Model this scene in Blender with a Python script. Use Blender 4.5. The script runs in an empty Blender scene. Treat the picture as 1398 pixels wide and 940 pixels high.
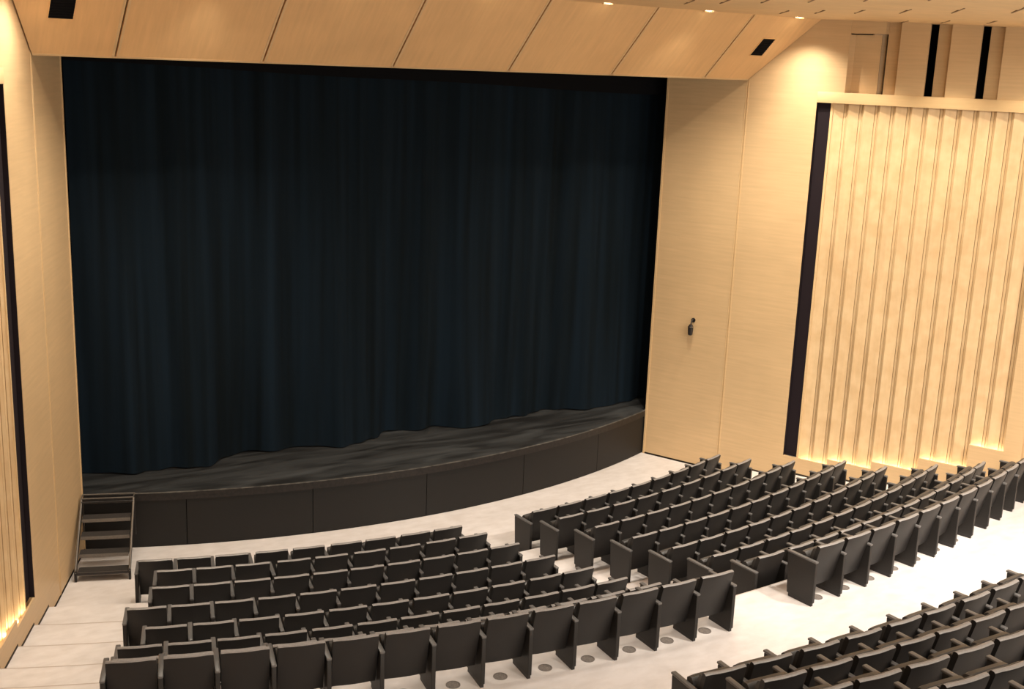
import bpy, bmesh, math, random
from mathutils import Vector, Matrix

random.seed(7)
SC = bpy.context.scene
COL = SC.collection
PI = math.pi

# ------------------------------------------------------------------ helpers
def link(o):
    COL.objects.link(o)
    return o

def tag(o, label=None, cat=None, group=None, kind=None):
    if label: o['label'] = label
    if cat: o['category'] = cat
    if group: o['group'] = group
    if kind: o['kind'] = kind
    return o

def empty(name, loc=(0, 0, 0), rz=0.0):
    o = bpy.data.objects.new(name, None)
    o.empty_display_size = .1
    o.location = loc
    o.rotation_euler = (0, 0, rz)
    return link(o)

def finish(bm, smooth_angle=35):
    bm.normal_update()
    lim = math.radians(smooth_angle)
    for f in bm.faces: f.smooth = True
    for e in bm.edges:
        if len(e.link_faces) == 2:
            e.smooth = e.calc_face_angle(0.0) < lim
        else:
            e.smooth = False

def mesh_from(name, bm, mat, recalc=True):
    if recalc: bmesh.ops.recalc_face_normals(bm, faces=bm.faces)
    finish(bm)
    me = bpy.data.meshes.new(name)
    bm.to_mesh(me); bm.free()
    if mat is not None: me.materials.append(mat)
    return me

def obj(name, bm, mat, parent=None, loc=None, rz=None, recalc=True):
    o = bpy.data.objects.new(name, mesh_from(name, bm, mat, recalc))
    link(o)
    if parent is not None: o.parent = parent
    if loc is not None: o.location = loc
    if rz is not None: o.rotation_euler = (0, 0, rz)
    return o

def box(bm, x0, x1, y0, y1, z0, z1, bevel=0.0, seg=2, M=None):
    vs = [bm.verts.new((x, y, z)) for z in (z0, z1) for y in (y0, y1) for x in (x0, x1)]
    fs = [(0, 1, 3, 2), (4, 6, 7, 5), (0, 4, 5, 1), (2, 3, 7, 6), (0, 2, 6, 4), (1, 5, 7, 3)]
    faces = [bm.faces.new([vs[i] for i in f]) for f in fs]
    if bevel > 0:
        es = list({e for f in faces for e in f.edges})
        r = bmesh.ops.bevel(bm, geom=es, offset=bevel, segments=seg, profile=.5, affect='EDGES')
        vs = list({v for f in r['faces'] for v in f.verts} | {v for v in vs if v.is_valid})
    if M is not None:
        for v in vs: v.co = M @ v.co
    return vs

def extrude_poly(bm, pts, axis, a, b):
    """closed polygon pts (2D) swept between a and b along axis ('x','y','z')"""
    def P(p, t):
        if axis == 'x': return (t, p[0], p[1])
        if axis == 'y': return (p[0], t, p[1])
        return (p[0], p[1], t)
    v0 = [bm.verts.new(P(p, a)) for p in pts]
    v1 = [bm.verts.new(P(p, b)) for p in pts]
    n = len(pts)
    bm.faces.new(v0); bm.faces.new(list(reversed(v1)))
    for i in range(n):
        j = (i + 1) % n
        bm.faces.new((v0[i], v1[i], v1[j], v0[j]))

def tube(bm, pts, r, n=8, caps=True):
    pts = [Vector(p) for p in pts]
    rings = []
    for i, p in enumerate(pts):
        if i == 0: d = pts[1] - p
        elif i == len(pts) - 1: d = p - pts[i - 1]
        else: d = pts[i + 1] - pts[i - 1]
        d.normalize()
        u = d.cross(Vector((0, 0, 1)))
        if u.length < 1e-3: u = d.cross(Vector((1, 0, 0)))
        u.normalize(); w = d.cross(u)
        rr = r[i] if isinstance(r, (list, tuple)) else r
        rings.append([bm.verts.new(p + u * rr * math.cos(2 * PI * k / n) + w * rr * math.sin(2 * PI * k / n)) for k in range(n)])
    for a, b in zip(rings, rings[1:]):
        for k in range(n):
            bm.faces.new((a[k], a[(k + 1) % n], b[(k + 1) % n], b[k]))
    if caps:
        bm.faces.new(list(reversed(rings[0]))); bm.faces.new(rings[-1])

def lathe(bm, prof, n=24, M=None):
    """prof: list of (r, z)"""
    rings = []
    for r, z in prof:
        if r < 1e-6: rings.append([bm.verts.new((0, 0, z))])
        else: rings.append([bm.verts.new((r * math.cos(2 * PI * k / n), r * math.sin(2 * PI * k / n), z)) for k in range(n)])
    for a, b in zip(rings, rings[1:]):
        for k in range(n):
            q = (k + 1) % n
            if len(a) == 1 and len(b) == 1: continue
            if len(a) == 1: bm.faces.new((a[0], b[q], b[k]))
            elif len(b) == 1: bm.faces.new((a[k], a[q], b[0]))
            else: bm.faces.new((a[k], a[q], b[q], b[k]))
    if M is not None:
        for ring in rings:
            for v in ring: v.co = M @ v.co

# ------------------------------------------------------------------ materials
def new_mat(name):
    m = bpy.data.materials.new(name); m.use_nodes = True
    nt = m.node_tree; b = nt.nodes['Principled BSDF']
    return m, nt, b

def simple(name, col, rough=.6, metal=0.0, spec=.5, noise=0.0, nscale=40.0, bump=0.0, sheen=0.0):
    m, nt, b = new_mat(name)
    b.inputs['Roughness'].default_value = rough
    b.inputs['Metallic'].default_value = metal
    b.inputs['Specular IOR Level'].default_value = spec
    if sheen: b.inputs['Sheen Weight'].default_value = sheen
    tc = nt.nodes.new('ShaderNodeTexCoord')
    nz = nt.nodes.new('ShaderNodeTexNoise'); nz.inputs['Scale'].default_value = nscale; nz.inputs['Detail'].default_value = 5
    nt.links.new(tc.outputs['Object'], nz.inputs['Vector'])
    cr = nt.nodes.new('ShaderNodeValToRGB')
    cr.color_ramp.elements[0].position = .3; cr.color_ramp.elements[1].position = .7
    lo = [max(0, c * (1 - noise)) for c in col]; hi = [min(1, c * (1 + noise)) for c in col]
    cr.color_ramp.elements[0].color = (*lo, 1); cr.color_ramp.elements[1].color = (*hi, 1)
    nt.links.new(nz.outputs['Fac'], cr.inputs['Fac'])
    nt.links.new(cr.outputs['Color'], b.inputs['Base Color'])
    if bump:
        bp = nt.nodes.new('ShaderNodeBump'); bp.inputs['Strength'].default_value = bump; bp.inputs['Distance'].default_value = .01
        nt.links.new(nz.outputs['Fac'], bp.inputs['Height']); nt.links.new(bp.outputs['Normal'], b.inputs['Normal'])
    return m

def wood(name, col, var=.14, stretch=(.35, .35, 9.0), rough=.42, blotch=.12, mottled=0.0, spec=.4):
    """pale veneer: fine grain streaks (texture squeezed along the grain) and broad figure"""
    m, nt, b = new_mat(name)
    b.inputs['Roughness'].default_value = rough
    b.inputs['Specular IOR Level'].default_value = spec
    N = nt.nodes; Lk = nt.links
    tc = N.new('ShaderNodeTexCoord')
    mp = N.new('ShaderNodeMapping'); mp.inputs['Scale'].default_value = stretch
    Lk.new(tc.outputs['Object'], mp.inputs['Vector'])
    n1 = N.new('ShaderNodeTexNoise'); n1.inputs['Scale'].default_value = 2.2; n1.inputs['Detail'].default_value = 8; n1.inputs['Roughness'].default_value = .62
    Lk.new(mp.outputs['Vector'], n1.inputs['Vector'])
    mp2 = N.new('ShaderNodeMapping')
    mp2.inputs['Scale'].default_value = tuple(.55 if s > 3 else .8 for s in stretch) if not mottled else (3.6, 3.6, 3.2)
    Lk.new(tc.outputs['Object'], mp2.inputs['Vector'])
    n2 = N.new('ShaderNodeTexNoise'); n2.inputs['Scale'].default_value = 1.3; n2.inputs['Detail'].default_value = 2
    Lk.new(mp2.outputs['Vector'], n2.inputs['Vector'])
    r1 = N.new('ShaderNodeValToRGB'); r1.color_ramp.elements[0].position = .3; r1.color_ramp.elements[1].position = .72
    r1.color_ramp.elements[0].color = tuple(c * (1 - var) for c in col) + (1,)
    r1.color_ramp.elements[1].color = tuple(min(1, c * (1 + var)) for c in col) + (1,)
    Lk.new(n1.outputs['Fac'], r1.inputs['Fac'])
    r2 = N.new('ShaderNodeValToRGB'); r2.color_ramp.elements[0].position = .32; r2.color_ramp.elements[1].position = .68
    k = 1 - blotch
    r2.color_ramp.elements[0].color = (k + .02, k - .03, k - .08, 1) if mottled else (k, k, k, 1)
    r2.color_ramp.elements[1].color = (1, 1, 1, 1)
    Lk.new(n2.outputs['Fac'], r2.inputs['Fac'])
    mx = N.new('ShaderNodeMix'); mx.data_type = 'RGBA'; mx.blend_type = 'MULTIPLY'; mx.inputs['Factor'].default_value = 1
    Lk.new(r1.outputs['Color'], mx.inputs['A']); Lk.new(r2.outputs['Color'], mx.inputs['B'])
    Lk.new(mx.outputs['Result'], b.inputs['Base Color'])
    return m

def emit(name, col, strength):
    m, nt, b = new_mat(name)
    b.inputs['Base Color'].default_value = (*col, 1)
    b.inputs['Emission Color'].default_value = (*col, 1)
    b.inputs['Emission Strength'].default_value = strength
    return m

WOODC = (.62, .43, .24)
M_WALL = wood('maple_veneer_wall', WOODC, var=.07, stretch=(.5, .5, 9), blotch=.07)
M_PLEAT = wood('maple_veneer_pleats', (.63, .45, .26), var=.06, stretch=(6, 6, .6), blotch=.13, mottled=1, rough=.5)
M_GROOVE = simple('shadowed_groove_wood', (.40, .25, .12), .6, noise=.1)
M_REFL = wood('maple_veneer_reflector', (.74, .465, .225), var=.06, stretch=(7, .6, .6), blotch=.10, rough=.5)
M_CEIL = wood('maple_veneer_ceiling', (.78, .545, .29), var=.06, stretch=(1, 3, 1), blotch=.06, rough=.55)
M_RAIL = wood('maple_veneer_rail', (.66, .46, .25), var=.05, stretch=(.5, .5, 9), blotch=.05)
M_JOINT = simple('dark_joint', (.03, .018, .01), .8)
M_BLACK = simple('matt_black', (.004, .004, .005), .9, spec=.1)
M_SLIT = simple('slot_lining', (.012, .007, .010), .85, spec=.2)
M_VENT = simple('vent_metal', (.012, .009, .008), .6)
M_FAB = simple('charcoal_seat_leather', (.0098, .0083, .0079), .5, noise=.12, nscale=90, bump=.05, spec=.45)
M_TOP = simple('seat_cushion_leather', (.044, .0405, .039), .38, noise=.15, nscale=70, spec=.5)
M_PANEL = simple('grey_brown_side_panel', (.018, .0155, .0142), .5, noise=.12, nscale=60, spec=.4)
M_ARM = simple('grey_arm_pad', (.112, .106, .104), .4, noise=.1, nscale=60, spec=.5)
M_EDGE = simple('leather_top_highlight', (.215, .199, .193), .42, noise=.12, nscale=60, spec=.5)  # paler colour paints in ceiling light caught on the backrest tops
M_STAGE = None
M_FASCIA = simple('black_fascia_board', (.0075, .0062, .0056), .55, noise=.15, nscale=60, spec=.35)
M_NOSE = simple('worn_black_nosing', (.013, .010, .009), .5, noise=.5, nscale=18, spec=.4)
M_NOSEEDGE = simple('worn_edge_strip', (.085, .078, .070), .45, noise=.6, nscale=9)
M_STEEL = simple('grey_steel_tube', (.20, .18, .16), .4, metal=.6, noise=.1)
M_TREAD = simple('ribbed_dark_tread', (.040, .034, .031), .55, noise=.25, nscale=60)
M_DARKMETAL = simple('dark_painted_metal', (.015, .012, .012), .45)
M_CHROME = simple('bright_ring', (.5, .48, .45), .25, metal=1)
M_LAMP = emit('lamp_lens', (1, .86, .6), 14)
M_STRIP = emit('warm_strip_lamp', (1, .88, .62), 3)

def floor_material():
    m, nt, b = new_mat('pale_lime_washed_floor')
    N = nt.nodes; Lk = nt.links
    b.inputs['Roughness'].default_value = .5
    tc = N.new('ShaderNodeTexCoord')
    mp = N.new('ShaderNodeMapping'); mp.inputs['Scale'].default_value = (2.4, 5, 1)
    Lk.new(tc.outputs['Object'], mp.inputs['Vector'])
    n1 = N.new('ShaderNodeTexNoise'); n1.inputs['Scale'].default_value = 1.6; n1.inputs['Detail'].default_value = 7
    Lk.new(mp.outputs['Vector'], n1.inputs['Vector'])
    n2 = N.new('ShaderNodeTexNoise'); n2.inputs['Scale'].default_value = 1.1; n2.inputs['Detail'].default_value = 6; n2.inputs['Roughness'].default_value = .7
    Lk.new(tc.outputs['Object'], n2.inputs['Vector'])
    mx = N.new('ShaderNodeMath'); mx.operation = 'ADD'
    Lk.new(n1.outputs['Fac'], mx.inputs[0]); Lk.new(n2.outputs['Fac'], mx.inputs[1])
    r = N.new('ShaderNodeValToRGB'); r.color_ramp.elements[0].position = .38; r.color_ramp.elements[1].position = .62
    hv = N.new('ShaderNodeMath'); hv.operation = 'MULTIPLY'; hv.inputs[1].default_value = .5
    Lk.new(mx.outputs[0], hv.inputs[0])
    r.color_ramp.elements[0].color = (.60, .55, .53, 1); r.color_ramp.elements[1].color = (.71, .665, .655, 1)
    Lk.new(hv.outputs[0], r.inputs['Fac'])
    Lk.new(r.outputs['Color'], b.inputs['Base Color'])
    return m
M_FLOOR = floor_material()

def stage_material():
    m, nt, b = new_mat('scuffed_black_stage_floor')
    N = nt.nodes; Lk = nt.links
    b.inputs['Roughness'].default_value = .5
    tc = N.new('ShaderNodeTexCoord')
    mp = N.new('ShaderNodeMapping'); mp.inputs['Scale'].default_value = (.45, 2.2, 1)
    Lk.new(tc.outputs['Object'], mp.inputs['Vector'])
    n1 = N.new('ShaderNodeTexNoise'); n1.inputs['Scale'].default_value = 1.5; n1.inputs['Detail'].default_value = 6; n1.inputs['Distortion'].default_value = .8
    Lk.new(mp.outputs['Vector'], n1.inputs['Vector'])
    r = N.new('ShaderNodeValToRGB'); r.color_ramp.elements[0].position = .35; r.color_ramp.elements[1].position = .75
    r.color_ramp.elements[0].color = (.011, .0105, .0105, 1); r.color_ramp.elements[1].color = (.062, .064, .066, 1)
    Lk.new(n1.outputs['Fac'], r.inputs['Fac']); Lk.new(r.outputs['Color'], b.inputs['Base Color'])
    return m
M_STAGE = stage_material()

def curtain_material():
    m, nt, b = new_mat('blue_black_velour')
    N = nt.nodes; Lk = nt.links
    b.inputs['Roughness'].default_value = .95
    b.inputs['Specular IOR Level'].default_value = .1
    tc = N.new('ShaderNodeTexCoord')
    mp = N.new('ShaderNodeMapping'); mp.inputs['Scale'].default_value = (3.6, 1, .10)
    Lk.new(tc.outputs['Object'], mp.inputs['Vector'])
    n1 = N.new('ShaderNodeTexNoise'); n1.inputs['Scale'].default_value = 1.4; n1.inputs['Detail'].default_value = 4
    Lk.new(mp.outputs['Vector'], n1.inputs['Vector'])
    r = N.new('ShaderNodeValToRGB'); r.color_ramp.elements[0].position = .32; r.color_ramp.elements[1].position = .7
    r.color_ramp.elements[0].color = (.0036, .0064, .0088, 1); r.color_ramp.elements[1].color = (.0066, .0135, .0225, 1)
    Lk.new(n1.outputs['Fac'], r.inputs['Fac']); Lk.new(r.outputs['Color'], b.inputs['Base Color'])
    return m
M_CURT = curtain_material()

# ------------------------------------------------------------------ camera
CAM = (-9.43791, -32.22926, 8.01845); YAW, PIT, ROL, FPX = .55984, .23446, .03883, 1597.9
cy, sy, cp, sp = math.cos(YAW), math.sin(YAW), math.cos(PIT), math.sin(PIT)
fwd = Vector((sy * cp, cy * cp, -sp)); rt = Vector((cy, -sy, 0)); up = rt.cross(fwd)
rt2 = rt * math.cos(ROL) + up * math.sin(ROL); up2 = up * math.cos(ROL) - rt * math.sin(ROL)
cam = bpy.data.cameras.new('camera'); cam.sensor_width = 36; cam.sensor_fit = 'HORIZONTAL'
cam.lens = FPX / 1398 * 36; cam.clip_end = 200
co = bpy.data.objects.new('camera', cam); link(co)
R3 = Matrix((rt2, up2, -fwd)).transposed().to_4x4()
co.matrix_world = Matrix.Translation(CAM) @ R3
SC.camera = co

# ------------------------------------------------------------------ seating rows (radius, floor height, angles)
ROWS = {
    'B1': (24.941, 1.721, [-0.091, -0.0684, -0.0432, -0.0192, 0.0054, 0.0282, 0.0533, 0.0763]),
    'B2': (25.689, 2.034, [-0.067, -0.0457, -0.0245, -0.0038, 0.0174]),
    'B3': (26.438, 2.347, [-0.0747, -0.0528, -0.0309, -0.0099]),
    'B4': (27.186, 2.661, [-0.0696, -0.0498]),
    'L1': (17.002, 0.0, [-0.3195, -0.2874, -0.2553, -0.221, -0.1882, -0.154, -0.1216, -0.0875, -0.0544]),
    'L2': (17.813, 0.184, [-0.3022, -0.2722, -0.242, -0.2092, -0.1786, -0.1463, -0.1157, -0.0832, -0.0528]),
    'L3': (18.624, 0.312, [-0.3035, -0.2749, -0.2463, -0.2181, -0.1893, -0.1613, -0.1324, -0.1039, -0.0753, -0.0466]),
    'L4': (19.435, 0.421, [-0.3171, -0.2897, -0.262, -0.2341, -0.2065, -0.1789, -0.151, -0.1233, -0.0956, -0.0681, -0.0399]),
    'L5': (20.246, 0.55, [-0.3035, -0.2763, -0.2497, -0.2226, -0.1956, -0.1686, -0.1415, -0.1148, -0.0876, -0.06, -0.0342]),
    'L6': (21.057, 0.737, [-0.3155, -0.2898, -0.2641, -0.2387, -0.2131, -0.1875, -0.1624, -0.1369, -0.1115, -0.0849, -0.0595, -0.0348]),
    'L7': (21.868, 1.019, [-0.3142, -0.2891, -0.264, -0.239, -0.2139, -0.1889, -0.1638, -0.1387, -0.1137, -0.0886, -0.0636, -0.0385]),
    'L8': (22.678, 1.434, [-0.3135, -0.2895, -0.2654, -0.2408, -0.2162, -0.1918, -0.1668, -0.1421, -0.1176, -0.0932, -0.0683, -0.0443, -0.019]),
    'R1': (17.002, 0.0, [0.0533, 0.0855, 0.1202, 0.1532, 0.1871, 0.221, 0.2546, 0.2875, 0.3207]),
    'R2': (17.813, 0.184, [0.0494, 0.0811, 0.1136, 0.1452, 0.1786, 0.2102, 0.2439, 0.2755, 0.3045]),
    'R3': (18.624, 0.312, [0.0537, 0.0825, 0.112, 0.1404, 0.1687, 0.1983, 0.2271, 0.2553, 0.2853, 0.3136]),
    'R4': (19.435, 0.421, [0.0569, 0.0847, 0.1128, 0.1401, 0.1692, 0.1957, 0.2248, 0.2524, 0.281, 0.3083, 0.3349]),
    'R5': (20.246, 0.55, [0.0593, 0.0862, 0.114, 0.1397, 0.1669, 0.1937, 0.2227, 0.2491, 0.2757, 0.3018, 0.328]),
    'R6': (21.057, 0.737, [0.059, 0.0841, 0.1112, 0.1364, 0.1626, 0.1886, 0.2145, 0.239, 0.2644, 0.2889, 0.3134, 0.3379]),
    'R7': (21.868, 1.019, [0.0592, 0.0869, 0.1117, 0.137, 0.1613, 0.187, 0.2117, 0.2359, 0.2594, 0.2851, 0.3086, 0.3325]),
    'R8': (22.678, 1.434, [0.0672, 0.0914, 0.1156, 0.1407, 0.166, 0.19, 0.2151, 0.239, 0.2632, 0.2859]),
}

# rows of the rear block continue past the picture's edge
def ext(key, before=0, after=0):
    R, z, a = ROWS[key]; st = .55 / R
    a = [a[0] - st * (before - i) for i in range(before)] + list(a) + [a[-1] + st * (i + 1) for i in range(after)]
    ROWS[key] = (R, z, a)
ext('B1', 0, 1); ext('B2', 1, 1); ext('B3', 1, 0); ext('B4', 1, 0); ext('R8', 0, 1)
R5B, Z5B = 27.935, 2.974
ROWS['B5'] = (R5B, Z5B, [-.0656 - .275 / R5B, -.0656 + .275 / R5B, -.0656 + .825 / R5B])

# ------------------------------------------------------------------ floor: curved stepped terraces
def wall_x(y): return 5.79 + (-13.45 - y) * 2.85 / 6.57
lv = []   # (inner radius, outer radius, height)
fr = [(ROWS['R%d' % k][0], ROWS['R%d' % k][1]) for k in range(1, 9)]
edges = [0.0] + [r + .07 for r, z in fr]
zs = [z for r, z in fr]
terr = [(12.6 if i == 0 else edges[i], edges[i + 1], zs[i]) for i in range(8)]
terr[7] = (edges[7], 24.0, zs[7])
bz = [ROWS['B%d' % k][1] for k in range(1, 6)]; br = [ROWS['B%d' % k][0] for k in range(1, 6)]
prev = 24.0
for k in range(5):
    nxt = br[k] + .07 if k < 4 else 29.6
    terr.append((prev, nxt, bz[k])); prev = nxt

def ring_pts(R, n=72):
    out = []
    for i in range(n + 1):
        a = -.62 + 1.24 * i / n
        x, y = R * math.sin(a), -R * math.cos(a)
        out.append((x, y))
    return out
bm = bmesh.new()
def clampw(p, R):
    return p
prevz = 0.0
for (r0, r1, z) in terr:
    A = [bm.verts.new((x, y, z)) for x, y in ring_pts(r0)]
    Bq = [bm.verts.new((x, y, z)) for x, y in ring_pts(r1)]
    Dn = [bm.verts.new((x, y, prevz)) for x, y in ring_pts(r0)]
    for i in range(len(A) - 1):
        bm.faces.new((A[i], Bq[i], Bq[i + 1], A[i + 1]))
        if z > prevz: bm.faces.new((Dn[i], A[i], A[i + 1], Dn[i + 1]))
    prevz = z
fl = obj('floor', bm, M_FLOOR); tag(fl, kind='structure')

bm = bmesh.new()
for ti, (r0, r1, z) in enumerate(terr):
    if ti < 2: continue
    A = [bm.verts.new((x, y, z + .002)) for x, y in ring_pts(r0 - .001)]
    Bq = [bm.verts.new((x, y, z + .002)) for x, y in ring_pts(r0 + .018)]
    for i in range(len(A) - 1): bm.faces.new((A[i], Bq[i], Bq[i + 1], A[i + 1]))
obj('step_edge', bm, simple('step_edge_line', (.47, .40, .35), .6), fl)

# ------------------------------------------------------------------ side walls
TL = math.hypot(2.85, 6.57); TX, TY = 2.85 / TL, -6.57 / TL
def wall_frame(side):
    """local x runs along the wall from the stage opening, local y points out of the room, z up"""
    if side > 0:
        rz = math.atan2(TY, TX)
        return (5.79, -13.45, 0), rz
    rz = math.atan2(TY, -TX)
    return (-5.79, -13.45, 0), rz
PLZ = [(3.38, 4.00, .66), (4.00, 4.85, .77), (4.85, 5.71, .92), (5.71, 6.57, 1.19), (6.57, 7.16, 1.64)]
def build_wall(side):
    nm = 'right' if side > 0 else 'left'
    loc, rz = wall_frame(side)
    s = 1 if side > 0 else -1      # sign that turns local +y to 'out of the room'
    # right wall: local +y after rotation rz = (-sin rz, cos rz) -> points out of the room for the right wall
    def B(bm, a, b, o0, o1, z0, z1, bev=0.0):
        y0, y1 = sorted((s * o0, s * o1)); box(bm, a, b, y0, y1, z0, z1, bev)
    bm = bmesh.new()
    B(bm, 0.0, 1.692, 0, .25, 0, 9.3); 
    w = obj('wall_' + nm, bm, M_WALL, None, loc, rz); tag(w, kind='structure')
    bm = bmesh.new(); B(bm, 1.712, 3.10, 0, .25, 0, 9.3)
    obj('wall_panel', bm, M_WALL, w)
    bm = bmesh.new(); B(bm, 1.672, 1.692, -.006, .02, 0, 9.3); B(bm, 1.712, 1.732, -.006, .02, 0, 9.3); B(bm, 1.690, 1.714, .008, .02, 0, 9.3)
    obj('seam_strip', bm, M_RAIL, w)
    bm = bmesh.new(); B(bm, -.03, 0.012, -.012, .26, 0, 9.3)
    obj('opening_edge', bm, M_RAIL, w)
    # dark vertical slot
    bm = bmesh.new()
    B(bm, 3.098, 3.104, .004, .10, .66, 7.56); B(bm, 3.10, 3.365, .07, .10, .66, 7.56)
    obj('slot_lining', bm, M_SLIT, w)
    # lit margin beside the slot
    bm = bmesh.new(); B(bm, 3.355, 3.40, .055, .26, .60, 7.56)
    obj('slot_jamb', bm, M_RAIL, w)
    # pleated cladding
    n = 13; a0, a1 = 3.40, 7.15; per = (a1 - a0) / n
    for gi, (p0, p1, pz) in enumerate(PLZ):
        pass
    bm = bmesh.new()
    cnt = [2, 3, 3, 3, 2]; k = 0
    for gi, c in enumerate(cnt):
        zb = PLZ[gi][2] - .12
        for j in range(c):
            x = a0 + k * per; k += 1
            prof = [(x, .07), (x + per * .63, .125), (x + per * .635, .150), (x + per * .655, .150), (x + per * .66, .122), (x + per * .82, .112), (x + per * .825, .128), (x + per * .838, .128), (x + per * .843, .104), (x + per, .07)]
            if side < 0: prof = [(2 * x + per - px, po) for px, po in reversed(prof)]
            v0 = [bm.verts.new((px, s * po, zb)) for px, po in prof]
            v1 = [bm.verts.new((px, s * po, 7.62)) for px, po in prof]
            for i in range(len(prof) - 1):
                f_ = bm.faces.new((v0[i], v0[i + 1], v1[i + 1], v1[i]))
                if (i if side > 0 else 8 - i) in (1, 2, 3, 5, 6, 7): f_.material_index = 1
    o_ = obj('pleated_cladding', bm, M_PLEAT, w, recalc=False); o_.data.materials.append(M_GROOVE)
    bm = bmesh.new(); B(bm, 3.38, 7.2, .26, .3, 0, 7.7)
    obj('backing_board', bm, M_SLIT, w)
    # plinth, stepping up with the rake
    for gi, (p0, p1, pz) in enumerate(PLZ):
        bm = bmesh.new()
        B(bm, 3.10 if gi == 0 else p0, p1, 0, .03, -.1, pz)
        B(bm, 3.10 if gi == 0 else p0, p1, .03, .26, pz - .16, pz - .13)
        obj('plinth', bm, M_WALL, w)
    for gi, (p0, p1, pz) in enumerate(PLZ):
        a, b = max(p0, 3.42) + .02, p1 - .02
        bm = bmesh.new(); B(bm, a, b, .035, .055, pz - .125, pz - .105)
        obj('strip_lamp', bm, M_STRIP, w)
        ld = bpy.data.lights.new('plinth_uplight', 'AREA'); ld.shape = 'RECTANGLE'
        ld.size = b - a; ld.size_y = .03; ld.energy = 3.2 * (b - a); ld.color = (1, .88, .62)
        lo = bpy.data.objects.new('plinth_uplight', ld); link(lo); lo.parent = w
        lo.location = ((a + b) / 2, s * .055, pz - .09)
        lo.rotation_euler = (PI - s * .25, 0, 0)
    # plain panel after the pleats, and its return
    bm = bmesh.new(); B(bm, 7.16, 7.46, 0, .25, 0, 7.56)
    obj('wall_panel', bm, M_WALL, w)
    bm = bmesh.new(); B(bm, 7.46, 12.5, .16, .4, 0, 7.56)
    obj('wall_panel', bm, M_WALL, w)
    # rail over the pleats
    bm = bmesh.new(); B(bm, 3.10, 12.5, -.012, .26, 7.55, 7.745, .004)
    obj('top_rail', bm, M_RAIL, w)
    # recessed upper zone with upright fins
    bm = bmesh.new(); B(bm, 3.0, 12.5, .75, .8, 7.6, 9.3)
    obj('recess_back', bm, M_BLACK, w)
    def poly(name, pts, z0, z1, mat):
        bm = bmesh.new(); extrude_poly(bm, [(x, s * o) for x, o in pts], 'z', z0, z1); obj(name, bm, mat, w)
    poly('fin', [(3.10, 0), (3.60, .02), (3.60, .06), (3.10, .06)], 7.74, 9.3, M_WALL)
    poly('fin', [(3.60, .03), (3.64, .22), (4.12, .22), (4.12, .26), (3.60, .26)], 7.74, 8.78, M_WALL)
    poly('fin', [(3.60, .03), (4.24, .03), (4.24, .30), (3.60, .30)], 8.80, 9.3, M_WALL)
    poly('fin', [(3.98, .22), (4.17, .34), (4.17, .40), (3.94, .26)], 7.74, 8.9, M_WALL)
    for i in range(9):
        x = 4.25 + i * .875
        poly('fin', [(x - .01, .20), (x + .26, .16), (x + .26, .03), (x + .765, .03), (x + .765, .08), (x + .30, .08), (x + .30, .24), (x, .24)], 7.74, 9.3, M_WALL)
    # dark shadow gap along the floor
    bm = bmesh.new()
    B(bm, 0, 3.12, -.006, .0, 0, .035)
    for i in range(8):
        r0, r1, z = terr[i]
        # wall runs through radius r at s
        def s_at(R):
            lo_, hi_ = 0.0, 16.0
            for _ in range(40):
                m_ = (lo_ + hi_) / 2
                if math.hypot(5.79 + TX * m_, -13.45 + TY * m_) < R: lo_ = m_
                else: hi_ = m_
            return lo_
        a, b = s_at(r0), s_at(r1)
        if b > a + .01: B(bm, a, b, -.006, .0, z, z + .035)
    o = obj('baseboard_' + nm, bm, M_JOINT, None, loc, rz); tag(o, kind='structure')
    return w
WR = build_wall(1); WL = build_wall(-1)

# ------------------------------------------------------------------ sloped reflector above the stage opening
LIP_Y, LIP_Z, TOP_Y, TOP_Z = -15.01, 7.90, -16.26, 9.045
sl = math.hypot(TOP_Y - LIP_Y, TOP_Z - LIP_Z); ang = math.atan2(TOP_Z - LIP_Z, LIP_Y - TOP_Y)
refl = empty('acoustic_reflector', (0, LIP_Y, LIP_Z))
refl.rotation_euler = (-ang, 0, PI)   # local +y runs up the slope toward the audience
tag(refl, 'sloping maple acoustic reflector of seven wide panels above the stage curtain', 'acoustic panel')
# local x is mirrored by the half turn
joints = [-5.36, -3.22, -1.08, 1.06, 3.20, 5.34]
xs = [-7.6] + joints + [7.6]
refl.rotation_euler = (0, 0, 0)
U = Vector((0, (TOP_Y - LIP_Y) / sl, (TOP_Z - LIP_Z) / sl)); Nn = Vector((0, -U.z, U.y)); 
if Nn.z > 0: Nn = -Nn            # faces down into the room
def RP(x, u, d=0.0):
    v = U * u - Nn * d
    return Vector((x, v.y, v.z))
def rbox(bm, x0, x1, u0, u1, d0, d1, bev=0.0, skew=None):
    box(bm, x0, x1, u0, u1, d0, d1, bev, 1, None)
MR = Matrix(((1, 0, 0, 0), (0, U.y, -Nn.y, 0), (0, U.z, -Nn.z, 0), (0, 0, 0, 1)))
def hw(u):     # half width of the reflector at slope distance u (meets the splayed walls)
    return wall_x(LIP_Y + U.y * u) - .022
for i in range(7):
    bm = bmesh.new()
    a, b = xs[i] + (.012 if i else 0), xs[i + 1] - (.012 if i < 6 else 0)
    poly = []
    if i == 0: poly = [(-hw(0), 0), (b, 0), (b, sl), (-hw(sl), sl)]
    elif i == 6: poly = [(a, 0), (hw(0), 0), (hw(sl), sl), (a, sl)]
    else: poly = [(a, 0), (b, 0), (b, sl), (a, sl)]
    lowv = [bm.verts.new(MR @ Vector((x, u, 0))) for x, u in poly]
    upv = [bm.verts.new(MR @ Vector((x, u, .05))) for x, u in poly]
    bm.faces.new(lowv); bm.faces.new(list(reversed(upv)))
    for k in range(4): bm.faces.new((lowv[k], upv[k], upv[(k + 1) % 4], lowv[(k + 1) % 4]))
    obj('panel', bm, M_REFL, refl)
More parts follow.
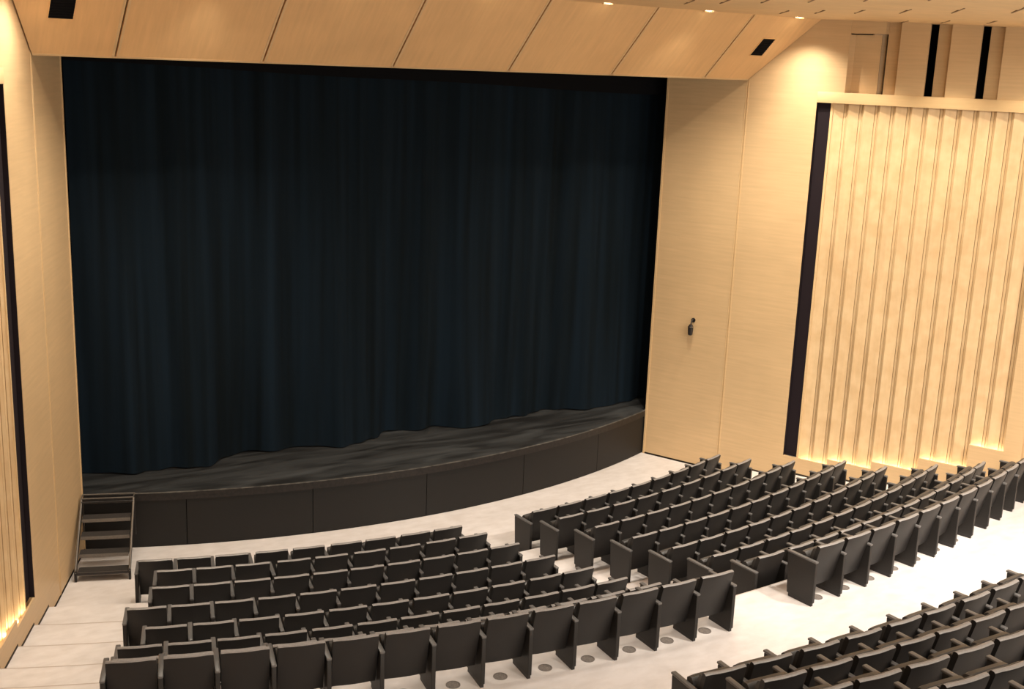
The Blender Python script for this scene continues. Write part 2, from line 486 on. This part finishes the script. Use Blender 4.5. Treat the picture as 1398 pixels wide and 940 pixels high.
    # pale solid edging on both long sides and the lip
bm = bmesh.new()
for j in joints:
    for sg in (-1, 1):
        c = j + sg * .032
        box(bm, c - .016, c + .016, 0, sl, -.004, .002, 0, 1, MR)
box(bm, -hw(0), hw(0), -.004, .03, -.004, .052, 0, 1, MR)
obj('edging', bm, M_RAIL, refl)
bm = bmesh.new(); box(bm, -hw(0), hw(0), 0.06, sl, .05, .07, 0, 1, MR)
obj('backing', bm, M_JOINT, refl)
# soffit behind the lip, up to the opening
bm = bmesh.new()
box(bm, -6.46, 6.46, -14.98, -12.7, 8.62, 8.66)
o = obj('ceiling_soffit', bm, M_BLACK, None); tag(o, kind='structure')

def vent(side):
    bm = bmesh.new()
    v = empty('ceiling_vent', (0, LIP_Y, LIP_Z))
    x0, x1 = (-6.32, -6.01) if side < 0 else (5.985, 6.275)
    if side < 0: u0, u1 = .72, 1.16
    else: u0, u1 = .68, 1.12
    box(bm, x0, x1, u0, u1, -.006, .01, 0, 1, MR)
    obj('backing_plate', bm, M_BLACK, v)
    bm = bmesh.new(); f = .012
    box(bm, x0 - f, x0, u0 - f, u1 + f, -.012, .005, 0, 1, MR); box(bm, x1, x1 + f, u0 - f, u1 + f, -.012, .005, 0, 1, MR)
    box(bm, x0, x1, u0 - f, u0, -.012, .005, 0, 1, MR); box(bm, x0, x1, u1, u1 + f, -.012, .005, 0, 1, MR)
    obj('frame', bm, M_REFL, v)
    bm = bmesh.new(); n = 9
    for i in range(n):
        u = u0 + (i + .5) * (u1 - u0) / n
        box(bm, x0, x1, u - .012, u + .004, -.014, -.004, 0, 1, MR)
    obj('louvre', bm, M_BLACK, v)
    tag(v, 'dark rectangular vent in the reflector end panel beside the ' + ('stage steps wall' if side < 0 else 'ribbed wall rail'), 'vent', 'vents in the sloping reflector')
vent(-1); vent(1)

# ------------------------------------------------------------------ ceiling of staggered boards
bm = bmesh.new()
def cz(y): return TOP_Z + (y - TOP_Y) * .030
BW = .93; y = TOP_Y; row = 0
while y > -29.5:
    y1 = y - BW
    lim = wall_x((y + y1) / 2) + .9
    # each board tips very slightly, leaving a fine shadow step between boards
    lo_ = [bm.verts.new((px, py, pz)) for px, py, pz in ((-lim, y, cz(y) - .010), (lim, y, cz(y) - .010), (lim, y1, cz(y1) + .004), (-lim, y1, cz(y1) + .004))]
    hi_ = [bm.verts.new((v.co.x, v.co.y, v.co.z + .03)) for v in lo_]
    bm.faces.new(lo_); bm.faces.new(list(reversed(hi_)))
    for k in range(4): bm.faces.new((lo_[k], hi_[k], hi_[(k + 1) % 4], lo_[(k + 1) % 4]))
    y = y1; row += 1
c = obj('ceiling', bm, M_CEIL); tag(c, kind='structure')
# short slanted open joints, staggered over the boards
bm = bmesh.new()
CJ = []
for x0, y0, ex, ey, n in ((8.36, -16.0, -.45, -1.26, 9), (4.81, -17.42, -.345, -1.13, 9), (2.03, -18.32, -.29, -1.12, 9), (-.75, -19.2, -.25, -1.12, 8), (-3.5, -20.1, -.22, -1.12, 7)):
    for i in range(n): CJ.append((x0 + ex * i, y0 + ey * i))
for px, py in CJ:
    if py > TOP_Y - .05: continue
    az = math.atan2(px - CAM[0], py - CAM[1]) - math.radians(4.2)     # boards fan out across the hall
    if px < 0: az = math.radians(42)
    d = Vector((-math.sin(az), -math.cos(az), 0)); q = Vector((d.y, -d.x, 0)) * .009
    c0 = Vector((px, py, 0)); c1 = c0 + d * 1.75
    v = [c0 + q, c0 - q, c1 - q, c1 + q]
    bot = [bm.verts.new((p_.x, p_.y, cz(p_.y) - .013)) for p_ in v]; top_ = [bm.verts.new((p_.x, p_.y, cz(p_.y) + .002)) for p_ in v]
    bm.faces.new(bot); bm.faces.new(list(reversed(top_)))
    for k in range(4): bm.faces.new((bot[k], top_[k], top_[(k + 1) % 4], bot[(k + 1) % 4]))
obj('ceiling_joints', bm, simple('brown_joint', (.30, .19, .10), .8), c)

# ------------------------------------------------------------------ recessed downlights along the top of the reflector
def downlight(x, label, first=[None]):
    y = TOP_Y - .11
    t = empty('recessed_downlight', (x, y, cz(y) - .012))
    bm = bmesh.new(); lathe(bm, [(.075, .0), (.105, .0), (.105, -.012), (.075, -.012), (.075, 0)], 24); obj('trim_ring', bm, M_RAIL, t)
    bm = bmesh.new(); lathe(bm, [(0, -.006), (.075, -.006), (.075, .004), (0, .004)], 24); obj('lens', bm, M_LAMP, t)
    tag(t, label, 'downlight', 'downlights along the top of the reflector')
    ld = bpy.data.lights.new('downlight_lamp', 'SPOT'); ld.energy = 340 if abs(x) > 6 else 850 if abs(x) > 3 else 280; ld.color = (1, .90, .74); ld.spot_size = math.radians(122); ld.spot_blend = 1.0; ld.shadow_soft_size = .05 if abs(x) > 3 else .35
    lo = bpy.data.objects.new('downlight_lamp', ld); link(lo); lo.location = (x, y - .03, cz(y) - .045)
ords = ['first', 'second', 'third', 'fourth', 'fifth', 'sixth', 'seventh']
for i in range(7):
    downlight(-6.40 + 2.12 * i, 'small glowing downlight over the %s reflector panel counted from the ribbed wall' % ords[6 - i])

# ------------------------------------------------------------------ stage
RA = 14.588; HS = .95
st = empty('stage', (0, -13.4, 0)); tag(st, 'low black stage with a curved scuffed front below the curtain', 'stage')
amax = math.asin(5.785 / RA)
N = 60
arc = [(RA * math.sin(-amax + 2 * amax * i / N), -RA * math.cos(-amax + 2 * amax * i / N)) for i in range(N + 1)]
def off(pts): return [(x, y + 13.4) for x, y in pts]
bm = bmesh.new()
extrude_poly(bm, off(arc + [(5.785, -13.28), (8.4, -13.28), (8.4, -9.5), (-8.4, -9.5), (-8.4, -13.28), (-5.785, -13.28)]), 'z', HS - .03, HS)
obj('deck', bm, M_STAGE, st)
def arc_strip(bm, r0, r1, a0, a1, z0, z1, n):
    P0 = [(r0 * math.sin(a0 + (a1 - a0) * i / n), -r0 * math.cos(a0 + (a1 - a0) * i / n)) for i in range(n + 1)]
    P1 = [(r1 * math.sin(a0 + (a1 - a0) * i / n), -r1 * math.cos(a0 + (a1 - a0) * i / n)) for i in range(n + 1)]
    extrude_poly(bm, off(P0 + list(reversed(P1))), 'z', z0, z1)
bm = bmesh.new(); arc_strip(bm, RA - .02, RA + .02, -amax, amax, HS - .13, HS + .002, 60)
obj('nosing', bm, M_NOSE, st)
bm = bmesh.new(); arc_strip(bm, RA - .012, RA + .022, -amax, amax, HS - .004, HS + .006, 60)
obj('nosing_edge', bm, M_NOSEEDGE, st)
seams = [-amax, -.2951, -.151, -.0053, .1435, .2884, amax]
for a0, a1 in zip(seams, seams[1:]):
    bm = bmesh.new(); arc_strip(bm, RA - .05, RA, a0 + .0004, a1 - .0004, .012, HS - .135, 14)
    obj('fascia_panel', bm, M_FASCIA, st)
bm = bmesh.new(); arc_strip(bm, RA - .09, RA - .055, -amax, amax, .0, HS - .04, 40); arc_strip(bm, RA - .06, RA - .012, -amax, amax, 0, .02, 40)
obj('fascia_backing', bm, M_BLACK, st)

# curtain: hanging velour with irregular soft folds
bm = bmesh.new()
def fold(x, z):
    top = max(0.0, min(1.0, (z - .95) / 7.5))
    f = .060 * math.sin(5.6 * x + 1.2 * math.sin(.9 * x)) + .035 * math.sin(11.7 * x + 2.1 * math.sin(1.7 * x + .6)) + .05 * math.sin(2.3 * x + .8)
    hem = (.15 * math.sin(2.05 * x + .4) + .07 * math.sin(4.6 * x + 1.9)) * (1 - top) ** 3
    sway = .02 * math.sin(3.1 * x + 2.2 * z * .25)
    return -12.72 + f * (.55 + .45 * (1 - top)) + hem + sway
NX, NZ = 460, 22
X0, X1, ZB, ZT = -5.60, 7.3, HS + .012, 8.60
grid = []
for j in range(NZ + 1):
    tz = (j / NZ) ** 1.4
    z = ZB + (ZT - ZB) * tz
    rowv = []
    for i in range(NX + 1):
        x = X0 + (X1 - X0) * i / NX
        zz = z + (.012 * (1 + math.sin(7.3 * x + math.sin(2 * x))) if j == 0 else 0)
        rowv.append(bm.verts.new((x, fold(x, z), zz)))
    grid.append(rowv)
for j in range(NZ):
    for i in range(NX):
        bm.faces.new((grid[j][i], grid[j][i + 1], grid[j + 1][i + 1], grid[j + 1][i]))
cu = obj('stage_curtain', bm, M_CURT, recalc=False)
tag(cu, 'tall blue-black stage curtain hanging in soft folds to the stage floor', 'curtain')
bm = bmesh.new()
NXV = 120
va = [(-6.4 + 14.2 * i / NXV) for i in range(NXV + 1)]
fr_ = [bm.verts.new((x, -13.02 + .01 * math.sin(6 * x), 7.83 - .026 * (x + 5.7) + .012 * math.sin(1.1 * x))) for x in va]
ft_ = [bm.verts.new((x, -13.02, 8.64)) for x in va]
for i in range(NXV): bm.faces.new((fr_[i], fr_[i + 1], ft_[i + 1], ft_[i]))
vl = obj('black_border', bm, M_BLACK, recalc=False)
tag(vl, 'black cloth border strip hanging across the top of the curtain', 'border')
# black stage house around the curtain
for nm, dims in (('wall_stage_left', (-8.45, -8.41, -13.2, -9.3, 0, 8.61)), ('wall_stage_right', (8.41, 8.45, -13.2, -9.3, 0, 8.61)),
                 ('wall_wing_left', (-8.45, -5.83, -13.335, -13.30, .96, 8.61)), ('wall_wing_right', (5.83, 8.45, -13.335, -13.30, .96, 8.61)),
                 ('wall_back', (-8.45, 8.45, -9.35, -9.3, 0, 8.61)), ('ceiling_stage', (-8.45, 8.45, -13.2, -9.3, 8.66, 8.70))):
    bm = bmesh.new(); box(bm, *dims)
    o = obj(nm, bm, M_BLACK); tag(o, kind='structure')

# ------------------------------------------------------------------ stage steps at the left end
sa = math.atan2(-.33, .945)
steps = empty('stage_steps', (-5.80, -13.55, 0), sa)
tag(steps, 'open-riser dark portable steps with grey side rails leading onto the stage', 'steps')
Wd = .80
def tread(y, z, d, name='tread'):
    bm = bmesh.new(); box(bm, .03, Wd - .03, -y - d, -y, z - .035, z, .004, 1)
    for k in range(6):
        yy = -y - d + .03 + k * (d - .05) / 5
        box(bm, .05, Wd - .05, yy, yy + .012, z, z + .004)
    return obj(name, bm, M_TREAD, steps)
for y, z in ((.22, .75), (.45, .55), (.68, .35), (.91, .15)):
    t = tread(y, z, .21)
    bm = bmesh.new(); box(bm, .03, Wd - .03, -y - .218, -y - .208, z - .05, z + .004)
    obj('edge_strip', bm, M_STEEL, t)
bm = bmesh.new(); box(bm, .0, Wd, -.20, .08, HS - .03, HS + .008, .004, 1); obj('landing', bm, M_NOSE, steps)
for x in (.0, Wd):
    bm = bmesh.new()
    tube(bm, [(x, -.16, .99), (x, -.19, .93), (x, -1.10, .20), (x, -1.12, .14)], .017, 8)
    obj('rail', bm, M_STEEL, steps)
    bm = bmesh.new(); box(bm, x - .018, x + .018, -1.13, -1.08, 0, .17); obj('leg', bm, M_DARKMETAL, steps)
    bm = bmesh.new(); box(bm, x - .012, x + .012, -.05, -.03, .3, .92); obj('leg', bm, M_DARKMETAL, steps)
    bm = bmesh.new()
    P_ = [(-.14, .96), (-.14, .80), (-1.06, .06), (-1.13, .06), (-1.13, .19)]
    extrude_poly(bm, P_, 'x', x - .008, x + .008); obj('stringer', bm, M_DARKMETAL, steps)
bm = bmesh.new()
tube(bm, [(0, -.17, 1.0), (Wd, -.17, 1.0)], .010, 8); tube(bm, [(0, .02, 1.0), (Wd, .02, 1.0)], .010, 8)
tube(bm, [(0, -.17, 1.0), (0, .02, 1.0)], .010, 8); tube(bm, [(Wd, -.17, 1.0), (Wd, .02, 1.0)], .010, 8)
obj('top_rail', bm, M_STEEL, steps)
bm = bmesh.new(); box(bm, -.018, Wd + .018, -1.13, -1.10, .11, .15); obj('bottom_crossbar', bm, M_DARKMETAL, steps)

# ------------------------------------------------------------------ small black fixture on the right wall
fx = empty('wall_spotlight', tuple(WR.matrix_world @ Vector((0, 0, 0))))
lw, rzw = wall_frame(1)
p0 = Vector((lw[0], lw[1], 0)) + Vector((TX, TY, 0)) * .93
inn = Vector((TY, -TX, 0)); inn = inn if inn.x < 0 else -inn
fx.location = (p0.x, p0.y, 2.94); fx.rotation_euler = (0, 0, math.atan2(inn.y, inn.x))
tag(fx, 'small black spotlight on a curved bracket fixed to the plain wall panel', 'spotlight')
bm = bmesh.new(); lathe(bm, [(0, 0), (.045, 0), (.045, .015), (0, .015)], 16, Matrix.Rotation(PI / 2, 4, 'Y') @ Matrix.Translation((0, 0, .0)))
for v in bm.verts: v.co.z += .135
obj('wall_plate', bm, M_DARKMETAL, fx)
bm = bmesh.new()
tube(bm, [(.01, 0, .135)] + [(.01 + .085 * math.sin(a), -.0, .085 + .075 * math.cos(a) - .0) for a in (.3, .7, 1.1, 1.5)] + [(.11, 0, .06)], .013, 10)
obj('bracket', bm, M_DARKMETAL, fx)
bm = bmesh.new(); lathe(bm, [(0, -.165), (.03, -.165), (.047, -.145), (.058, .0), (.058, .01), (0, .01)], 20, Matrix.Translation((.11, 0, 0)))
obj('lamp_body', bm, M_DARKMETAL, fx)
bm = bmesh.new(); lathe(bm, [(.045, .01), (.060, .01), (.060, .024), (.045, .024), (.045, .01)], 20, Matrix.Translation((.11, 0, 0)))
obj('ring', bm, M_CHROME, fx)
bm = bmesh.new(); lathe(bm, [(0, .022), (.046, .022), (.040, .055), (0, .06)], 20, Matrix.Translation((.11, 0, 0)))
obj('cap', bm, M_DARKMETAL, fx)

# ------------------------------------------------------------------ theatre chairs
BWID = .475
def back_mesh():
    bm = bmesh.new(); nx = 8
    # section (y toward the stage, z): rear face then rounded top then front face
    sec = [(.150, .215), (.142, .235), (.072, .52), (.004, .780), (.006, .800), (.020, .811), (.045, .812), (.060, .802), (.064, .785), (.128, .52), (.188, .235), (.182, .218)]
    rings = []
    for i in range(nx + 1):
        u = -1 + 2 * i / nx
        bow = -.022 * (1 - u * u)
        inset = .006 if i in (0, nx) else 0
        rings.append([bm.verts.new((u * BWID / 2, y + bow, z - inset)) for y, z in sec])
    n = len(sec)
    for a, b in zip(rings, rings[1:]):
        for k in range(n): bm.faces.new((a[k], b[k], b[(k + 1) % n], a[(k + 1) % n]))
    bm.faces.new(list(reversed(rings[0]))); bm.faces.new(rings[-1])
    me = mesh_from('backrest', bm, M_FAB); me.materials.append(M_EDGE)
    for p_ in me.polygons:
        if p_.center.z > .795 and p_.normal.z > .15: p_.material_index = 1  # upward faces get the painted highlight
    return me
def cushion_mesh():
    bm = bmesh.new(); nx = 8
    sec = [(.125, .42), (.064, .69), (.062, .745), (.075, .772), (.100, .776), (.125, .760), (.150, .70), (.195, .47), (.185, .425)]
    rings = []
    for i in range(nx + 1):
        u = -1 + 2 * i / nx
        bow = -.022 * (1 - u * u); k = 1 - .10 * abs(u) ** 6
        rings.append([bm.verts.new((u * (BWID - .03) / 2, .11 + (y - .11) * k + bow, .60 + (z - .60) * k)) for y, z in sec])
    n = len(sec)
    for a, b in zip(rings, rings[1:]):
        for q in range(n): bm.faces.new((a[q], b[q], b[(q + 1) % n], a[(q + 1) % n]))
    bm.faces.new(list(reversed(rings[0]))); bm.faces.new(rings[-1])
    return mesh_from('back_cushion', bm, M_TOP)
def seat_mesh():
    # tip-up seat, folded against the back
    bm = bmesh.new(); nx = 8
    sec = [(.205, .32), (.195, .38), (.200, .60), (.212, .642), (.240, .666), (.285, .664), (.312, .640), (.320, .57), (.318, .42), (.300, .34), (.265, .305)]
    rings = []
    for i in range(nx + 1):
        u = -1 + 2 * i / nx
        k = 1 - .05 * abs(u) ** 8
        rings.append([bm.verts.new((u * (BWID - .01) / 2,   .25 + (y - .25) * k, .48 + (z - .48) * k)) for y, z in sec])
    n = len(sec)
    for a, b in zip(rings, rings[1:]):
        for q in range(n): bm.faces.new((a[q], b[q], b[(q + 1) % n], a[(q + 1) % n]))
    bm.faces.new(list(reversed(rings[0]))); bm.faces.new(rings[-1])
    return mesh_from('seat', bm, M_TOP)
def side_mesh():
    bm = bmesh.new()
    P_ = [(.005, .045), (0.0, .05), (0.0, .585), (.004, .592), (.455, .592), (.462, .58), (.425, .05), (.42, .045)]
    extrude_poly(bm, P_, 'x', -.024, .024)
    es = [e for e in bm.edges if abs(e.verts[0].co.x - e.verts[1].co.x) < 1e-6]
    bmesh.ops.bevel(bm, geom=es, offset=.005, segments=1, affect='EDGES')
    return mesh_from('side_panel', bm, M_PANEL)
def foot_mesh():
    bm = bmesh.new(); box(bm, -.019, .019, .02, .40, 0, .05); return mesh_from('foot', bm, M_DARKMETAL)
def arm_mesh():
    bm = bmesh.new()
    box(bm, -.028, .028, -.004, .475, .591, .617, .009, 2)
    return mesh_from('armrest', bm, M_ARM)
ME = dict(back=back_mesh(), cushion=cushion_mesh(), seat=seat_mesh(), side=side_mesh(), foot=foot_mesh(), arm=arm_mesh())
ME['hinge'] = None
bm = bmesh.new(); tube(bm, [(-BWID / 2 - .008, .20, .36), (BWID / 2 + .008, .20, .36)], .013, 8); ME['hinge'] = mesh_from('seat_hinge', bm, M_DARKMETAL)

def mk(name, me, parent, loc=(0, 0, 0)):
    o = bpy.data.objects.new(name, me); link(o); o.parent = parent; o.location = loc
    return o
# one chair with all its parts; every other chair is a copy of it and of each part
P_CHAIR = empty('theatre_chair')
P_PARTS = {}
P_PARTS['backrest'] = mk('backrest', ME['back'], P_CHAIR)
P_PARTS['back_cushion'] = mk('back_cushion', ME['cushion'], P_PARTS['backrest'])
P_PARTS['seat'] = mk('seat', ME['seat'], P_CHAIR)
P_PARTS['seat_hinge'] = mk('seat_hinge', ME['hinge'], P_PARTS['seat'])
P_PARTS['side_panel'] = mk('side_panel', ME['side'], P_CHAIR)
P_PARTS['armrest'] = mk('armrest', ME['arm'], P_PARTS['side_panel'])
P_PARTS['foot'] = mk('foot', ME['foot'], P_PARTS['side_panel'])
used = [False]
def place_chair(R, z, a, label, group, left_x, right_x, tilt):
    src = P_CHAIR
    if not used[0]:
        c = P_CHAIR; parts = dict(P_PARTS); used[0] = True
    else:
        c = src.copy(); link(c)
        parts = {}
        for nm, po in P_PARTS.items():
            q = po.copy(); link(q); parts[nm] = q
        parts['backrest'].parent = c; parts['seat'].parent = c; parts['side_panel'].parent = c
        parts['back_cushion'].parent = parts['backrest']; parts['seat_hinge'].parent = parts['seat']
        parts['armrest'].parent = parts['side_panel']; parts['foot'].parent = parts['side_panel']
    c.location = (R * math.sin(a), -R * math.cos(a), z)
    c.rotation_euler = (0, 0, a)
    parts['side_panel'].location = (left_x, 0, 0)
    parts['seat'].rotation_euler = (tilt, 0, 0)
    tag(c, label, 'chair', group)
    if right_x is not None:
        q = P_PARTS['side_panel'].copy(); link(q); q.parent = c; q.location = (right_x, 0, 0)
        r = P_PARTS['armrest'].copy(); link(r); r.parent = q
        f = P_PARTS['foot'].copy(); link(f); f.parent = q
    return c

ORD = ['first', 'second', 'third', 'fourth', 'fifth', 'sixth', 'seventh', 'eighth', 'ninth', 'tenth', 'eleventh', 'twelfth', 'thirteenth', 'fourteenth']
ROWN = ['front', 'second', 'third', 'fourth', 'fifth', 'sixth', 'seventh', 'last']
rnd = random.Random(3)
for blk in 'LRB':
    for k in range(1, 9):
        key = blk + str(k)
        if key not in ROWS: continue
        R, z, A = ROWS[key]; n = len(A)
        for i, a in enumerate(A):
            gl = (a - A[i - 1]) * R if i else None
            gr = (A[i + 1] - a) * R if i < n - 1 else None
            left_x = -(gl / 2) if gl else -.272
            right_x = None if gr else .272
            if blk == 'L':
                lab = 'charcoal theatre chair, %s from the central aisle, %s row, block facing the stage steps' % (ORD[n - 1 - i], ROWN[k - 1]); g = '%s row of chairs, block facing the stage steps' % ROWN[k - 1]
            elif blk == 'R':
                lab = 'charcoal theatre chair, %s from the central aisle, %s row, block beside the ribbed wall' % (ORD[i], ROWN[k - 1]); g = '%s row of chairs, block beside the ribbed wall' % ROWN[k - 1]
            else:
                lab = 'charcoal theatre chair, %s visible from the left, %s row of the raised rear block' % (ORD[i], ROWN[k - 1]); g = '%s row of chairs, raised rear block' % ROWN[k - 1]
            place_chair(R, z, a, lab, g, left_x, right_x, rnd.uniform(-.03, .03))

# ------------------------------------------------------------------ round floor vents under the last rows
def floor_vent(R, z, a, lab):
    t = empty('floor_vent', (R * math.sin(a), -R * math.cos(a), z), a)
    o = bpy.data.objects.new('grille', GR); link(o); o.parent = t
    o = bpy.data.objects.new('rim', RM); link(o); o.parent = t
    tag(t, lab, 'vent', 'round air outlets in the floor under the chairs')
bm = bmesh.new(); lathe(bm, [(0, .004), (.02, .006), (.035, .003), (.05, .006), (.065, .003), (.068, .006), (.07, .003), (.07, .0), (0, .0)], 28)
M_GRILLE = simple('grey_grille', (.17, .145, .13), .6, noise=.3, nscale=60)
GR = mesh_from('grille', bm, M_GRILLE)
bm = bmesh.new(); lathe(bm, [(.07, 0), (.08, 0), (.08, .006), (.07, .006), (.07, 0)], 28)
RM = mesh_from('rim', bm, M_GRILLE)
for key, nm in (('L8', 'block facing the stage steps'), ('R8', 'block beside the ribbed wall')):
    R, z, A = ROWS[key]
    for i, a in enumerate(A):
        j = len(A) - 1 - i if key[0] == 'L' else i
        if key == 'R8' and i > 6: continue
        if key == 'L8' and i < 4: continue
        floor_vent(R - .17, z, a, 'round floor outlet under the %s last-row chair from the aisle, %s' % (ORD[j], nm))

# ------------------------------------------------------------------ lights
def spot(name, loc, target, energy, size=80, blend=.6, soft=.15, col=(1, .84, .62)):
    ld = bpy.data.lights.new(name, 'SPOT'); ld.energy = energy; ld.color = col
    ld.spot_size = math.radians(size); ld.spot_blend = blend; ld.shadow_soft_size = soft
    o = bpy.data.objects.new(name, ld); link(o); o.location = loc
    d = Vector(target) - Vector(loc); o.rotation_euler = d.to_track_quat('-Z', 'Y').to_euler()
    return o
WARM = (1, .92, .80)
# house lights in the ceiling
for x in (-6.0, -3.5, -1.0):
    spot('house_light', (x, -18.2, 8.75), (x * .95, -17.6, 0), 90, 95, .8, .2, WARM)
for x in (-7.0, -4.0, -1.5):
    spot('house_light', (x, -22.0, 8.6), (x, -21.2, 0), 190, 90, .8, .2, WARM)
for x, e in ((1.5, 1250), (4.0, 1600), (6.5, 1600)):
    spot('house_light', (x, -26.0, 8.45), (x + .3, -21.2, 1.4), e, 75, .8, .2, WARM)
for x in (-2.0, 2.0, 5.0):
    spot('house_light', (x, -27.5, 8.4), (x, -26.0, 2), 520, 100, .8, .25, WARM)
# wall washers
spot('wall_washer', (4.4, -19.2, 8.7), (7.6, -17.2, 4.0), 330, 85, .9, .25, (1, .90, .70))
spot('wall_washer', (3.0, -17.6, 8.8), (6.4, -14.6, 3.0), 90, 80, .9, .1, (1, .90, .70))
spot('wall_washer', (-3.6, -17.6, 8.8), (-6.4, -14.8, 3.0), 120, 80, .9, .1, (1, .90, .74))
spot('wall_washer', (5.0, -22.0, 8.6), (8.3, -19.2, 5.0), 330, 85, .9, .25, (1, .90, .70))
for s_, e_ in ((2.9, 200), (4.2, 240), (5.5, 240), (6.8, 240), (8.1, 240)):
    wx, wy = 5.79 + TX * s_ + TY * 1.05, -13.45 + TY * s_ - TX * 1.05
    tx_, ty_ = 5.79 + TX * s_, -13.45 + TY * s_
    spot('wall_grazer', (wx, wy, cz(wy) - .08), (tx_, ty_, 3.2), e_, 78, .9, .06, (1, .90, .70))
for s_, e_ in ((3.2, 160), (4.6, 200)):
    wx, wy = -(5.79 + TX * s_ + TY * 1.05), -13.45 + TY * s_ - TX * 1.05
    spot('wall_grazer', (wx, wy, cz(wy) - .08), (-(5.79 + TX * s_), -13.45 + TY * s_, 3.2), e_, 78, .9, .06, (1, .90, .70))
# broad fill light added unseen behind the camera, brightens reflector and walls
ld = bpy.data.lights.new('rear_fill_light', 'AREA'); ld.shape = 'RECTANGLE'; ld.size = 16; ld.size_y = 5; ld.energy = 1250; ld.color = (1, .91, .78)
o = bpy.data.objects.new('rear_fill_light', ld); link(o); o.location = (0, -35.5, 7.2); o.rotation_euler = (math.radians(75), 0, 0)

wd = bpy.data.worlds.new('hall_ambient'); wd.use_nodes = True
SC.world = wd
bg = wd.node_tree.nodes['Background']; bg.inputs['Color'].default_value = (1, .88, .72, 1); bg.inputs['Strength'].default_value = .32

SC.view_settings.view_transform = 'Standard'
SC.view_settings.look = 'None'
SC.view_settings.exposure = .25
